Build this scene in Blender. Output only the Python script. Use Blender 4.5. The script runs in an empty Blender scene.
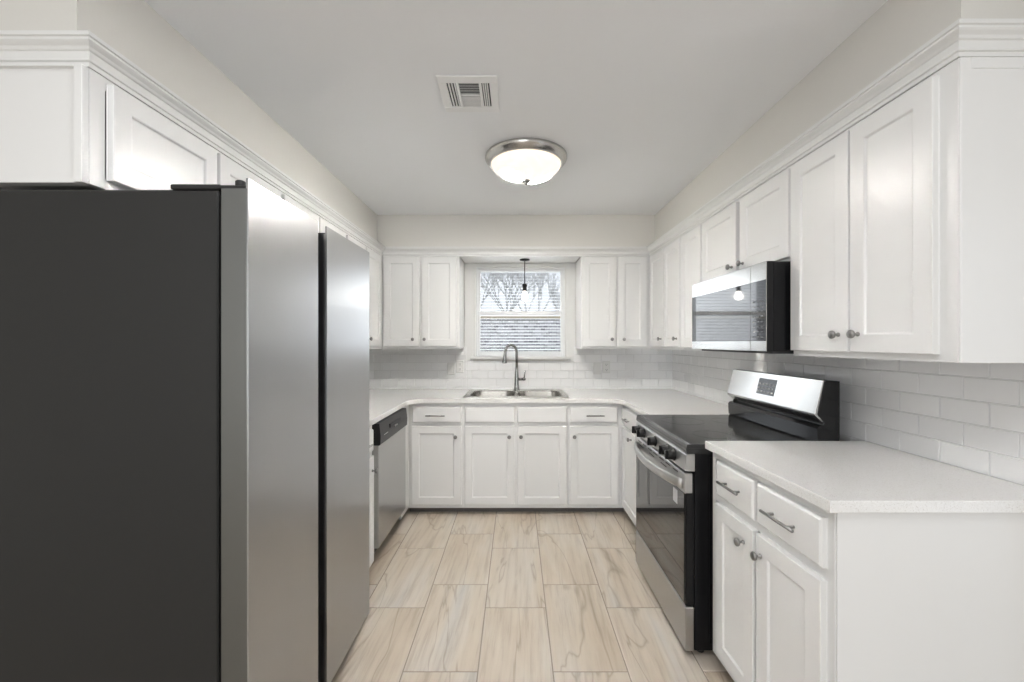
import bpy, bmesh, math, random
from mathutils import Vector, Matrix
PI = math.pi
random.seed(7)
SC = bpy.context.scene
COL = SC.collection

# ------------------------------------------------------------------ camera
cam_d = bpy.data.cameras.new('camera')
cam = bpy.data.objects.new('camera', cam_d); COL.objects.link(cam)
cam.location = (0, 0, 1.354); cam.rotation_euler = (PI/2, 0, 0)
cam_d.sensor_width = 36; cam_d.lens = 418/1024*36
cam_d.shift_x = -4.0/1024; cam_d.shift_y = 1.5/1024
cam_d.clip_start = 0.05
SC.camera = cam
# ------------------------------------------------------------------ world, exposure
SC.view_settings.view_transform = 'Standard'
SC.view_settings.look = 'None'
SC.view_settings.exposure = 1.32
SC.view_settings.gamma = 1.0
SC.view_settings.use_curve_mapping = False
W = bpy.data.worlds.new('world'); SC.world = W; W.use_nodes = True
W.node_tree.nodes['Background'].inputs[0].default_value = (0.88, 0.92, 1.0, 1)
W.node_tree.nodes['Background'].inputs[1].default_value = 0.45
# ------------------------------------------------------------------ daylight through the door and window openings, plus an added ceiling fill
def area(name, loc, rot, sx, sy, power, color):
    l = bpy.data.lights.new(name, 'AREA'); l.shape = 'RECTANGLE'; l.size = sx; l.size_y = sy
    l.energy = power; l.color = color
    o = bpy.data.objects.new(name, l); COL.objects.link(o); o.location = loc; o.rotation_euler = rot
    return o
area('patio_daylight', (2.55, -0.85, 1.10), (0, PI/2, 0), 1.95, 1.7, 3.5, (0.97, 0.98, 1.0))
area('dining_window_daylight', (-0.9, -3.32, 1.45), (-PI/2, 0, PI), 1.5, 1.2, 23, (0.97, 0.98, 1.0))
area('kitchen_window_daylight', (0.042, 4.30, 1.66), (-PI/2, 0, 0), 0.80, 0.80, 2, (0.93, 0.96, 1.0))
area('near_ceiling_fill', (-0.1, 0.35, 2.455), (0, 0, 0), 0.9, 0.9, 7.5, (0.97, 0.98, 1.0))  # added fill out of view, no fixture; brightens fronts and worktops near the camera

BULB = 300.0   # brightness of the ceiling light's bulbs behind its glass
# ------------------------------------------------------------------ materials
def mat(name, col, rough=0.5, metal=0.0, spec=0.5, coat=0.0):
    m = bpy.data.materials.new(name); m.use_nodes = True
    b = m.node_tree.nodes['Principled BSDF']
    b.inputs['Base Color'].default_value = (*col, 1)
    b.inputs['Roughness'].default_value = rough
    b.inputs['Metallic'].default_value = metal
    b.inputs['Specular IOR Level'].default_value = spec
    b.inputs['Coat Weight'].default_value = coat
    return m
def nd(m, t, **kw):
    n = m.node_tree.nodes.new(t)
    for k, v in kw.items(): setattr(n, k, v)
    return n
def lk(m, a, b): m.node_tree.links.new(a, b)
def noise_bump(m, scale=60, strength=0.1, dist=0.002, stretch=(1,1,1), detail=3):
    b = m.node_tree.nodes['Principled BSDF']
    tc = nd(m, 'ShaderNodeTexCoord'); mp = nd(m, 'ShaderNodeMapping'); mp.inputs['Scale'].default_value = stretch
    n = nd(m, 'ShaderNodeTexNoise'); n.inputs['Scale'].default_value = scale; n.inputs['Detail'].default_value = detail
    bp = nd(m, 'ShaderNodeBump'); bp.inputs['Strength'].default_value = strength; bp.inputs['Distance'].default_value = dist
    lk(m, tc.outputs['Object'], mp.inputs[0]); lk(m, mp.outputs[0], n.inputs['Vector'])
    lk(m, n.outputs[0], bp.inputs['Height']); lk(m, bp.outputs[0], b.inputs['Normal'])
    return n
def ramp(m, src, stops):
    r = nd(m, 'ShaderNodeValToRGB'); e = r.color_ramp.elements
    e[0].position, e[0].color = stops[0][0], (*stops[0][1], 1)
    e[1].position, e[1].color = stops[-1][0], (*stops[-1][1], 1)
    for p, c in stops[1:-1]:
        x = e.new(p); x.color = (*c, 1)
    lk(m, src, r.inputs[0]); return r

M = {}
M['cab'] = mat('cabinet_white_paint', (0.80, 0.80, 0.79), 0.32); noise_bump(M['cab'], 30, 0.05, 0.001, (1, 1, 6))
M['trim'] = mat('trim_white_paint', (0.78, 0.78, 0.765), 0.35)
M['wall'] = mat('greige_wall_paint', (0.72, 0.705, 0.665), 0.7); noise_bump(M['wall'], 120, 0.08, 0.002)
M['ceil'] = mat('ceiling_paint', (0.93, 0.94, 0.95), 0.8); noise_bump(M['ceil'], 90, 0.1, 0.003)
M['inside'] = mat('cabinet_interior', (0.42, 0.38, 0.33), 0.6)
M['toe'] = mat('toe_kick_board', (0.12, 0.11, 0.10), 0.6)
M['nickel'] = mat('brushed_nickel', (0.30, 0.295, 0.29), 0.28, 1.0)
M['chrome'] = mat('faucet_nickel', (0.36, 0.36, 0.355), 0.22, 1.0)
M['black'] = mat('black_enamel', (0.006, 0.006, 0.007), 0.30, 0, 0.25)
M['bgblack'] = mat('backguard_gloss_black', (0.008, 0.008, 0.009), 0.12, 0, 0.4)
M['blackmatte'] = mat('black_plastic', (0.015, 0.015, 0.016), 0.5)
M['dkpanel'] = mat('dishwasher_black', (0.016, 0.016, 0.017), 0.35, 0, 0.3)
M['glassblk'] = mat('black_glass', (0.012, 0.012, 0.013), 0.04, 0.0, 0.8, 0.6)
M['cooktop'] = mat('cooktop_ceramic_glass', (0.025, 0.025, 0.025), 0.10, 0.0, 0.5, 0.1)
M['ovenglass'] = mat('oven_door_glass', (0.015, 0.015, 0.016), 0.03, 0.0, 0.8, 0.2)
M['mwglass'] = mat('microwave_mirror_glass', (0.03, 0.03, 0.032), 0.05, 0.1, 0.8, 0.5)
M['charcoal'] = mat('fridge_charcoal_side', (0.020, 0.020, 0.0195), 0.48, 0, 0.35); noise_bump(M['charcoal'], 220, 0.12, 0.001)
M['gasket'] = mat('gasket_dark', (0.01, 0.01, 0.01), 0.5)
M['tile'] = mat('white_glazed_tile', (0.87, 0.87, 0.865), 0.12, 0.0, 0.5, 0.3); noise_bump(M['tile'], 14, 0.05, 0.004)
M['grout'] = mat('pale_grout', (0.76, 0.76, 0.75), 0.85)
M['vinyl'] = mat('white_vinyl', (0.82, 0.83, 0.84), 0.35)
M['slat'] = mat('blind_slat', (0.86, 0.87, 0.88), 0.4)
M['plate'] = mat('outlet_plate', (0.72, 0.72, 0.70), 0.4)
M['slot'] = mat('outlet_slots', (0.12, 0.12, 0.12), 0.5)
M['bronze'] = mat('black_metal', (0.02, 0.02, 0.02), 0.4, 0.6)
M['label'] = mat('paper_label', (0.75, 0.75, 0.75), 0.5)
M['vent'] = mat('vent_white_metal', (0.90, 0.90, 0.89), 0.45)
M['ductdark'] = mat('duct_dark', (0.04, 0.04, 0.04), 0.7)

def steel(name, col, r0, r1, stretch, bump=0.02):
    m = mat(name, col, 0.25, 1.0)
    b = m.node_tree.nodes['Principled BSDF']
    n = noise_bump(m, 12, bump, 0.0006, stretch, 4)
    mr = nd(m, 'ShaderNodeMapRange'); mr.inputs[3].default_value = r0; mr.inputs[4].default_value = r1
    lk(m, n.outputs[0], mr.inputs[0]); lk(m, mr.outputs[0], b.inputs['Roughness'])
    return m
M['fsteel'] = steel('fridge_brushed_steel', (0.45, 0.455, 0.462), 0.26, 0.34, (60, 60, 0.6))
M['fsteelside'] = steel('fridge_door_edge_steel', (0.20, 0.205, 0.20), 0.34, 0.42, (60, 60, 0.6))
M['steel'] = steel('brushed_stainless_steel', (0.62, 0.62, 0.61), 0.20, 0.28, (2, 1, 90))
M['dwsteel'] = steel('dishwasher_steel', (0.52, 0.52, 0.515), 0.30, 0.38, (60, 60, 1))
M['rsteel'] = steel('range_front_steel', (0.56, 0.56, 0.555), 0.34, 0.42, (2, 1, 60))
M['sink'] = steel('sink_satin_steel', (0.45, 0.435, 0.40), 0.22, 0.32, (20, 20, 20))

# quartz worktop
m = M['quartz'] = mat('white_speckled_quartz', (0.8, 0.8, 0.78), 0.14, 0, 0.5, 0.2)
tc = nd(m, 'ShaderNodeTexCoord'); v = nd(m, 'ShaderNodeTexVoronoi'); v.inputs['Scale'].default_value = 520
n2 = nd(m, 'ShaderNodeTexNoise'); n2.inputs['Scale'].default_value = 180; n2.inputs['Detail'].default_value = 2
lk(m, tc.outputs['Object'], v.inputs['Vector']); lk(m, tc.outputs['Object'], n2.inputs['Vector'])
sep = nd(m, 'ShaderNodeSeparateColor'); lk(m, v.outputs['Color'], sep.inputs[0])
r = ramp(m, sep.outputs[0], [(0.0, (0.62, 0.60, 0.57)), (0.06, (0.74, 0.725, 0.70)), (0.16, (0.80, 0.795, 0.78)), (0.9, (0.82, 0.815, 0.80)), (1.0, (0.88, 0.88, 0.87))])
lk(m, r.outputs[0], m.node_tree.nodes['Principled BSDF'].inputs['Base Color'])

# floor tile with veins
m = M['floor'] = mat('veined_stone_look_tile', (0.6, 0.55, 0.48), 0.30)
b = m.node_tree.nodes['Principled BSDF']
tc = nd(m, 'ShaderNodeTexCoord'); at = nd(m, 'ShaderNodeAttribute'); at.attribute_name = 'rnd'
ad = nd(m, 'ShaderNodeVectorMath', operation='MULTIPLY_ADD'); ad.inputs[1].default_value = (37, 53, 11)
lk(m, at.outputs['Color'], ad.inputs[0]); lk(m, tc.outputs['Object'], ad.inputs[2])
rot = nd(m, 'ShaderNodeMapping'); rot.inputs['Rotation'].default_value = (0, 0, math.radians(14)); rot.inputs['Scale'].default_value = (1, 0.20, 1)
lk(m, ad.outputs[0], rot.inputs[0])
nA = nd(m, 'ShaderNodeTexNoise'); nA.inputs['Scale'].default_value = 5; nA.inputs['Detail'].default_value = 5; nA.inputs['Distortion'].default_value = 0.5
nB = nd(m, 'ShaderNodeTexNoise'); nB.inputs['Scale'].default_value = 34; nB.inputs['Detail'].default_value = 7; nB.inputs['Roughness'].default_value = 0.65; nB.inputs['Distortion'].default_value = 0.25
nC = nd(m, 'ShaderNodeTexNoise'); nC.inputs['Scale'].default_value = 3.2; nC.inputs['Detail'].default_value = 4; nC.inputs['Distortion'].default_value = 0.8
fine = nd(m, 'ShaderNodeMapping'); fine.inputs['Scale'].default_value = (1, 0.30, 1); lk(m, rot.outputs[0], fine.inputs[0])
lk(m, rot.outputs[0], nA.inputs['Vector']); lk(m, rot.outputs[0], nC.inputs['Vector']); lk(m, fine.outputs[0], nB.inputs['Vector'])
rA = ramp(m, nA.outputs[0], [(0.30, (0.49, 0.415, 0.33)), (0.46, (0.545, 0.475, 0.39)), (0.60, (0.57, 0.52, 0.455)), (0.75, (0.50, 0.48, 0.455))])
mt = nd(m, 'ShaderNodeMath', operation='SUBTRACT'); mt.inputs[1].default_value = 0.50; lk(m, nC.outputs[0], mt.inputs[0])
ma = nd(m, 'ShaderNodeMath', operation='ABSOLUTE'); lk(m, mt.outputs[0], ma.inputs[0])
rV = ramp(m, ma.outputs[0], [(0.0, (0.62, 0.58, 0.54)), (0.004, (0.78, 0.76, 0.73)), (0.013, (1, 1, 1))])
mx = nd(m, 'ShaderNodeMix', data_type='RGBA', blend_type='MULTIPLY'); mx.inputs[0].default_value = 0.75
lk(m, rA.outputs[0], mx.inputs[6]); lk(m, rV.outputs[0], mx.inputs[7])
rB = ramp(m, nB.outputs[0], [(0.34, (0.72, 0.69, 0.66)), (0.48, (0.95, 0.94, 0.93)), (0.60, (1.04, 1.04, 1.04))])
mx2 = nd(m, 'ShaderNodeMix', data_type='RGBA', blend_type='MULTIPLY'); mx2.inputs[0].default_value = 0.75
lk(m, mx.outputs[2], mx2.inputs[6]); lk(m, rB.outputs[0], mx2.inputs[7])
lk(m, mx2.outputs[2], b.inputs['Base Color'])
M['fgrout'] = mat('floor_grout', (0.30, 0.26, 0.22), 0.9)

# clear panes
def clear_glass(name, tint=(0.97, 0.98, 0.98)):
    m = bpy.data.materials.new(name); m.use_nodes = True; nt = m.node_tree
    nt.nodes.remove(nt.nodes['Principled BSDF']); out = nt.nodes['Material Output']
    t = nd(m, 'ShaderNodeBsdfTransparent'); t.inputs[0].default_value = (*tint, 1)
    g = nd(m, 'ShaderNodeBsdfGlossy'); g.inputs['Roughness'].default_value = 0.02
    f = nd(m, 'ShaderNodeFresnel'); f.inputs[0].default_value = 1.12
    x = nd(m, 'ShaderNodeMixShader'); lk(m, f.outputs[0], x.inputs[0]); lk(m, t.outputs[0], x.inputs[1]); lk(m, g.outputs[0], x.inputs[2])
    lk(m, x.outputs[0], out.inputs[0]); return m
M['pane'] = clear_glass('window_glass')
def emit(name, col, s):
    m = mat(name, col, 0.3); b = m.node_tree.nodes['Principled BSDF']
    b.inputs['Emission Color'].default_value = (*col, 1); b.inputs['Emission Strength'].default_value = s
    return m
M['bulb'] = emit('lit_bulb', (1.0, 0.95, 0.86), 14)
m = M['dome'] = emit('lit_alabaster_glass', (1.0, 0.87, 0.68), 3.0)
tc = nd(m, 'ShaderNodeTexCoord'); nn = nd(m, 'ShaderNodeTexNoise'); nn.inputs['Scale'].default_value = 7; nn.inputs['Detail'].default_value = 3; nn.inputs['Distortion'].default_value = 1.5
lk(m, tc.outputs['Object'], nn.inputs['Vector'])
rr_ = ramp(m, nn.outputs[0], [(0.35, (1.0, 0.92, 0.80)), (0.5, (0.98, 0.95, 0.90)), (0.65, (0.95, 0.96, 0.97))])
lk(m, rr_.outputs[0], m.node_tree.nodes['Principled BSDF'].inputs['Emission Color'])
# two bulbs behind the glass: bright where they sit, dimmer cream towards the rim
prev = None
for bpx, bpy_, wgt in ((-0.085, -0.02, 1.3), (0.085, 0.06, 0.45)):
    dn = nd(m, 'ShaderNodeVectorMath', operation='DISTANCE'); dn.inputs[1].default_value = (bpx, bpy_, -0.12)
    lk(m, tc.outputs['Object'], dn.inputs[0])
    mr = nd(m, 'ShaderNodeMapRange', interpolation_type='SMOOTHSTEP'); mr.inputs[1].default_value = 0.01; mr.inputs[2].default_value = 0.080; mr.inputs[3].default_value = BULB*wgt; mr.inputs[4].default_value = 0.15
    lk(m, dn.outputs['Value'], mr.inputs[0])
    if prev is None: prev = mr
    else:
        ad_ = nd(m, 'ShaderNodeMath', operation='ADD'); lk(m, prev.outputs[0], ad_.inputs[0]); lk(m, mr.outputs[0], ad_.inputs[1])
        lk(m, ad_.outputs[0], m.node_tree.nodes['Principled BSDF'].inputs['Emission Strength'])
M['brick'] = mat('pale_brick', (0.55, 0.53, 0.56), 0.9)
m = M['brick']; tc = nd(m, 'ShaderNodeTexCoord'); mp = nd(m, 'ShaderNodeMapping'); mp.inputs['Rotation'].default_value = (PI/2, 0, 0)
bk = nd(m, 'ShaderNodeTexBrick'); bk.inputs['Scale'].default_value = 5; bk.inputs['Color1'].default_value = (0.26, 0.25, 0.29, 1); bk.inputs['Color2'].default_value = (0.62, 0.60, 0.66, 1); bk.inputs['Mortar'].default_value = (0.8, 0.8, 0.8, 1)
lk(m, tc.outputs['Object'], mp.inputs[0]); lk(m, mp.outputs[0], bk.inputs['Vector']); lk(m, bk.outputs[0], m.node_tree.nodes['Principled BSDF'].inputs['Base Color'])
M['tan'] = mat('tan_coping', (0.60, 0.52, 0.38), 0.8)
M['bark'] = mat('grey_bark', (0.68, 0.67, 0.68), 0.9)
M['grass'] = mat('dry_lawn', (0.30, 0.30, 0.20), 1.0)

# ------------------------------------------------------------------ mesh helpers
class MB:
    def __init__(s): s.bm = bmesh.new()
    def _add(s, t, mi=0, smooth=False, mtx=None):
        if mtx is not None: bmesh.ops.transform(t, matrix=mtx, verts=t.verts)
        for f in t.faces: f.material_index = mi; f.smooth = smooth
        me = bpy.data.meshes.new('tmp'); t.to_mesh(me); t.free()
        s.bm.from_mesh(me); bpy.data.meshes.remove(me); return s
    def box(s, x0, x1, y0, y1, z0, z1, bev=0.0, mi=0, seg=1, mtx=None):
        t = bmesh.new(); bmesh.ops.create_cube(t, size=1)
        bmesh.ops.transform(t, matrix=Matrix.Translation(((x0+x1)/2, (y0+y1)/2, (z0+z1)/2)) @ Matrix.Diagonal((abs(x1-x0), abs(y1-y0), abs(z1-z0), 1)), verts=t.verts)
        if bev > 0: bmesh.ops.bevel(t, geom=t.edges[:], offset=bev, segments=seg, affect='EDGES', profile=0.5)
        return s._add(t, mi, False, mtx)
    def prism(s, pts, a0, a1, axis='z', bev=0.0, mi=0):
        """pts polygon in the two other axes, extruded along axis"""
        t = bmesh.new()
        def p3(p, a):
            return {'z': (p[0], p[1], a), 'y': (p[0], a, p[1]), 'x': (a, p[0], p[1])}[axis]
        lo = [t.verts.new(p3(p, a0)) for p in pts]; hi = [t.verts.new(p3(p, a1)) for p in pts]
        t.faces.new(lo); t.faces.new(hi); n = len(pts)
        for i in range(n): t.faces.new((lo[i], lo[(i+1) % n], hi[(i+1) % n], hi[i]))
        bmesh.ops.recalc_face_normals(t, faces=t.faces)
        if bev > 0: bmesh.ops.bevel(t, geom=t.edges[:], offset=bev, segments=1, affect='EDGES')
        return s._add(t, mi)
    def loft(s, loops, cap0=True, cap1=True, mi=0, smooth=False, closed=False):
        t = bmesh.new(); rows = [[t.verts.new(p) for p in L] for L in loops]; n = len(rows[0])
        seq = list(range(len(rows)-1))
        for k in seq:
            a, b = rows[k], rows[k+1]
            for i in range(n): t.faces.new((a[i], a[(i+1) % n], b[(i+1) % n], b[i]))
        if closed:
            a, b = rows[-1], rows[0]
            for i in range(n): t.faces.new((a[i], a[(i+1) % n], b[(i+1) % n], b[i]))
        else:
            if cap0: t.faces.new(rows[0][::-1])
            if cap1: t.faces.new(rows[-1])
        bmesh.ops.recalc_face_normals(t, faces=t.faces)
        return s._add(t, mi, smooth)
    def lathe(s, prof, loc=(0, 0, 0), axis='z', n=24, mi=0, smooth=True):
        """prof: (radius, height) along axis"""
        loops = []
        for r, h in prof:
            L = []
            for i in range(n):
                a = 2*PI*i/n; c, d = max(r, 1e-4)*math.cos(a), max(r, 1e-4)*math.sin(a)
                p = {'z': (c, d, h), 'y': (c, h, d), 'x': (h, c, d)}[axis]
                L.append((p[0]+loc[0], p[1]+loc[1], p[2]+loc[2]))
            loops.append(L)
        return s.loft(loops, True, True, mi, smooth)
    def tube(s, path, r, n=12, mi=0, smooth=True, sx=1.0, sz=1.0):
        pts = [Vector(p) for p in path]; rs = r if isinstance(r, (list, tuple)) else [r]*len(pts)
        loops = []; up = None
        for i, p in enumerate(pts):
            d = (pts[min(i+1, len(pts)-1)] - pts[max(i-1, 0)]).normalized()
            if up is None: up = Vector((0, 0, 1)) if abs(d.z) < 0.9 else Vector((0, 1, 0))
            u = (up - d*up.dot(d)).normalized(); up = u; w = d.cross(u)
            loops.append([tuple(p + (u*math.sin(2*PI*k/n)*sz + w*math.cos(2*PI*k/n)*sx)*rs[i]) for k in range(n)])
        return s.loft(loops, True, True, mi, smooth)
    def panel(s, x0, x1, z0, z1, prof, back):
        """rectangular front built from nested loops: prof = (inset, y)"""
        loops = []
        for d, y in [(0, back)] + prof:
            loops.append([(x0+d, y, z0+d), (x1-d, y, z0+d), (x1-d, y, z1-d), (x0+d, y, z1-d)])
        return s.loft(loops, True, True)
    def build(s, name, mats, parent=None, kind=None, loc=None, rz=0):
        me = bpy.data.meshes.new(name); s.bm.normal_update(); s.bm.to_mesh(me); s.bm.free()
        for x in (mats if isinstance(mats, (list, tuple)) else [mats]): me.materials.append(x)
        o = bpy.data.objects.new(name, me); COL.objects.link(o)
        if parent is not None: o.parent = parent
        if loc is not None: o.location = loc
        o.rotation_euler = (0, 0, rz)
        if kind: o['kind'] = kind
        return o
def thing(name, label, cat, loc=(0, 0, 0), rz=0, group=None):
    o = bpy.data.objects.new(name, None); COL.objects.link(o); o.empty_display_size = 0.1
    o.location = loc; o.rotation_euler = (0, 0, rz)
    o['label'] = label; o['category'] = cat
    if group: o['group'] = group
    return o
def rrect(cx, cy, w, h, r, z, n=6):
    L = []
    for sx, sy, a0 in ((1, 1, 0), (-1, 1, PI/2), (-1, -1, PI), (1, -1, 3*PI/2)):
        for k in range(n+1):
            a = a0 + (PI/2)*k/n
            L.append((cx+sx*(w/2-r)+r*math.cos(a), cy+sy*(h/2-r)+r*math.sin(a), z))
    return L
def slab_mesh(name, outlines, z, half, bev=0.002):
    """flat plate with holes, from 2-D outlines"""
    cu = bpy.data.curves.new(name, 'CURVE'); cu.dimensions = '2D'; cu.fill_mode = 'BOTH'
    cu.extrude = half-bev; cu.bevel_depth = bev; cu.bevel_resolution = 1; cu.offset = -bev
    for pts in outlines:
        sp = cu.splines.new('POLY'); sp.points.add(len(pts)-1); sp.use_cyclic_u = True
        for i, p in enumerate(pts): sp.points[i].co = (p[0], p[1], 0, 1)
    o = bpy.data.objects.new('tmp', cu); COL.objects.link(o)
    dg = bpy.context.evaluated_depsgraph_get(); me = bpy.data.meshes.new_from_object(o.evaluated_get(dg))
    bpy.data.objects.remove(o); me.polygons.foreach_set('use_smooth', [False]*len(me.polygons)); me.transform(Matrix.Translation((0, 0, z))); me.name = name
    return me

# ------------------------------------------------------------------ room shell
CZ = 2.464          # ceiling height
XW, YB = 1.50, 4.0  # kitchen half width, back wall
# floor: individual tiles with grout between
def floor_mesh():
    bm = bmesh.new(); lay = bm.loops.layers.color.new('rnd')
    tw, tl, g = 0.309, 0.6185, 0.0027
    for i in range(-10, 10):
        x0 = 0.152 + i*tw
        off = 2.135 if i % 2 else 1.72
        for j in range(-9, 6):
            y0 = off + j*tl
            if y0 > 4.0: continue
            c = (random.random(), random.random(), random.random(), 1)
            zt = 0.0; zb = -0.0015; q = 0.0012
            a = [bm.verts.new(p) for p in ((x0+g, y0+g, zb), (x0+tw-g, y0+g, zb), (x0+tw-g, y0+tl-g, zb), (x0+g, y0+tl-g, zb))]
            t = [bm.verts.new(p) for p in ((x0+g+q, y0+g+q, zt), (x0+tw-g-q, y0+g+q, zt), (x0+tw-g-q, y0+tl-g-q, zt), (x0+g+q, y0+tl-g-q, zt))]
            fs = [bm.faces.new(t)] + [bm.faces.new((a[k], a[(k+1) % 4], t[(k+1) % 4], t[k])) for k in range(4)]
            for f in fs:
                for l in f.loops: l[lay] = c
    t = bmesh.new(); bmesh.ops.create_cube(t, size=1)
    bmesh.ops.transform(t, matrix=Matrix.Translation((0, 0.3, -0.0515)) @ Matrix.Diagonal((6.2, 7.9, 0.1, 1)), verts=t.verts)
    for f in t.faces: f.material_index = 1
    me = bpy.data.meshes.new('t'); t.to_mesh(me); t.free(); bm.from_mesh(me)
    out = bpy.data.meshes.new('floor'); bm.to_mesh(out); bm.free()
    out.materials.append(M['floor']); out.materials.append(M['fgrout'])
    o = bpy.data.objects.new('floor', out); COL.objects.link(o); o['kind'] = 'structure'; return o
floor_mesh()
MB().box(-3.1, 3.1, -3.6, 4.2, CZ, CZ+0.1).build('ceiling', M['ceil'], kind='structure')
# window opening
WX0, WX1, WZ0, WZ1 = -0.385, 0.470, 1.215, 2.078
wb = MB()
wb.box(-1.7, WX0, YB, YB+0.15, -0.05, CZ); wb.box(WX1, 1.7, YB, YB+0.15, -0.05, CZ)
wb.box(WX0, WX1, YB, YB+0.15, -0.05, WZ0); wb.box(WX0, WX1, YB, YB+0.15, WZ1, CZ)
wall_back = wb.build('wall_back', M['wall'], kind='structure')
wall_left = MB().box(-1.62, -XW, 1.16, YB, -0.05, CZ).build('wall_left', M['wall'], kind='structure')
wall_right = MB().box(XW, 1.62, 0.95, YB, -0.05, CZ).build('wall_right', M['wall'], kind='structure')
# dining end behind the camera
MB().box(-2.8, -1.62, 1.16, 1.28, -0.05, CZ).build('wall_dining_left_return', M['wall'], kind='structure')
MB().box(1.62, 2.6, 0.95, 1.07, -0.05, CZ).build('wall_dining_right_return', M['wall'], kind='structure')
MB().box(-2.92, -2.8, -3.4, 1.28, -0.05, CZ).build('wall_dining_left', M['wall'], kind='structure')
wb = MB(); wb.box(2.6, 2.72, -3.4, -1.85, -0.05, CZ); wb.box(2.6, 2.72, 0.15, 1.07, -0.05, CZ); wb.box(2.6, 2.72, -1.85, 0.15, 2.1, CZ)
wb.build('wall_dining_right', M['wall'], kind='structure')
wb = MB(); wb.box(-2.92, -1.7, -3.52, -3.4, -0.05, CZ); wb.box(-0.1, 2.72, -3.52, -3.4, -0.05, CZ); wb.box(-1.7, -0.1, -3.52, -3.4, -0.05, 0.8); wb.box(-1.7, -0.1, -3.52, -3.4, 2.1, CZ)
wb.build('wall_front', M['wall'], kind='structure')
d = MB()
for y0, y1 in ((-1.85, -0.85), (-0.85, 0.15)):
    d.box(2.62, 2.67, y0, y0+0.07, 0, 2.1, 0.003); d.box(2.62, 2.67, y1-0.07, y1, 0, 2.1, 0.003)
    d.box(2.62, 2.67, y0+0.07, y1-0.07, 0, 0.10, 0.003); d.box(2.62, 2.67, y0+0.07, y1-0.07, 2.03, 2.1, 0.003)
dd = d.build('door_1', M['vinyl'], kind='structure')
MB().box(2.643, 2.647, -1.8, 0.1, 0.09, 2.04).build('door_glass', M['pane'], dd)
d = MB()
d.box(-1.7, -1.64, -3.50, -3.45, 0.8, 2.1); d.box(-0.16, -0.1, -3.50, -3.45, 0.8, 2.1); d.box(-0.93, -0.87, -3.50, -3.45, 0.8, 2.1)
d.box(-1.64, -0.16, -3.50, -3.45, 0.8, 0.86); d.box(-1.64, -0.16, -3.50, -3.45, 2.04, 2.1)
dd = d.build('window_2', M['vinyl'], kind='structure')
MB().box(-1.64, -0.16, -3.477, -3.473, 0.86, 2.04).build('glass_pane', M['pane'], dd)

# soffits above the cabinets
SZ = 2.183
MB().box(-XW, -1.207, 1.149, YB, SZ, CZ).build('wall_left_soffit', M['wall'], kind='structure')
MB().box(1.207, XW, 1.134, YB, SZ, CZ).build('wall_right_soffit', M['wall'], kind='structure')
MB().box(-1.207, 1.207, 3.633, YB, SZ, CZ).build('wall_back_soffit', M['wall'], kind='structure')

# ---- subway tile backsplash (real bevelled tiles), children of the walls
TW, TH, TG = 0.155, 0.077, 0.0010
def tiles(u0, u1, z0, z1, u_ref, place, skip=None):
    """place(u, depth, z) -> world xyz; depth 0 = wall, grows into the room"""
    mb = MB(); t = bmesh.new()
    def quad(ps, mi):
        f = t.faces.new([t.verts.new(p) for p in ps]); f.material_index = mi
    quad([place(u0, .004, z0), place(u1, .004, z0), place(u1, .004, z1), place(u0, .004, z1)], 1)
    row = math.floor((z0-0.932)/TH)
    while 0.932+row*TH < z1-0.004:
        a, bz = max(z0, 0.932+row*TH), min(z1, 0.932+(row+1)*TH)
        off = u_ref + (0 if row % 2 else TW/2)
        k = math.floor((u0-off)/TW)
        while off+k*TW < u1:
            p, q = max(u0, off+k*TW), min(u1, off+(k+1)*TW); k += 1
            if q-p < 0.006 or bz-a < 0.006: continue
            L0 = [(p+TG, .004, a+TG), (q-TG, .004, a+TG), (q-TG, .004, bz-TG), (p+TG, .004, bz-TG)]
            e = TG+0.0016
            L1 = [(p+e, .0078, a+e), (q-e, .0078, a+e), (q-e, .0078, bz-e), (p+e, .0078, bz-e)]
            A = [t.verts.new(place(*w)) for w in L0]; B = [t.verts.new(place(*w)) for w in L1]
            t.faces.new(B)
            for i in range(4): t.faces.new((A[i], A[(i+1) % 4], B[(i+1) % 4], B[i]))
        row += 1
    bmesh.ops.recalc_face_normals(t, faces=t.faces)
    me = bpy.data.meshes.new('x'); t.to_mesh(me); t.free(); mb.bm.from_mesh(me)
    return mb
bs = tiles(1.0, YB-0.009, 0.906, 1.318, 1.550, lambda u, d, z: (XW-d, u, z))
bs.build('backsplash', [M['tile'], M['grout']], wall_right)
bs = tiles(1.2, YB-0.009, 0.905, 1.318, 1.55, lambda u, d, z: (-XW+d, u, z))
bs.build('backsplash', [M['tile'], M['grout']], wall_left)
pb = lambda u, d, z: (u, YB-d, z)
bs = tiles(-XW, -0.468, 0.905, 1.318, 0.04, pb)
b2 = tiles(-0.468, 0.55, 0.905, 1.176, 0.04, pb); me = bpy.data.meshes.new('x'); b2.bm.to_mesh(me); bs.bm.from_mesh(me)
b3 = tiles(0.55, XW, 0.905, 1.318, 0.04, pb); me = bpy.data.meshes.new('x'); b3.bm.to_mesh(me); bs.bm.from_mesh(me)
bs.build('backsplash', [M['tile'], M['grout']], wall_back)

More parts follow.
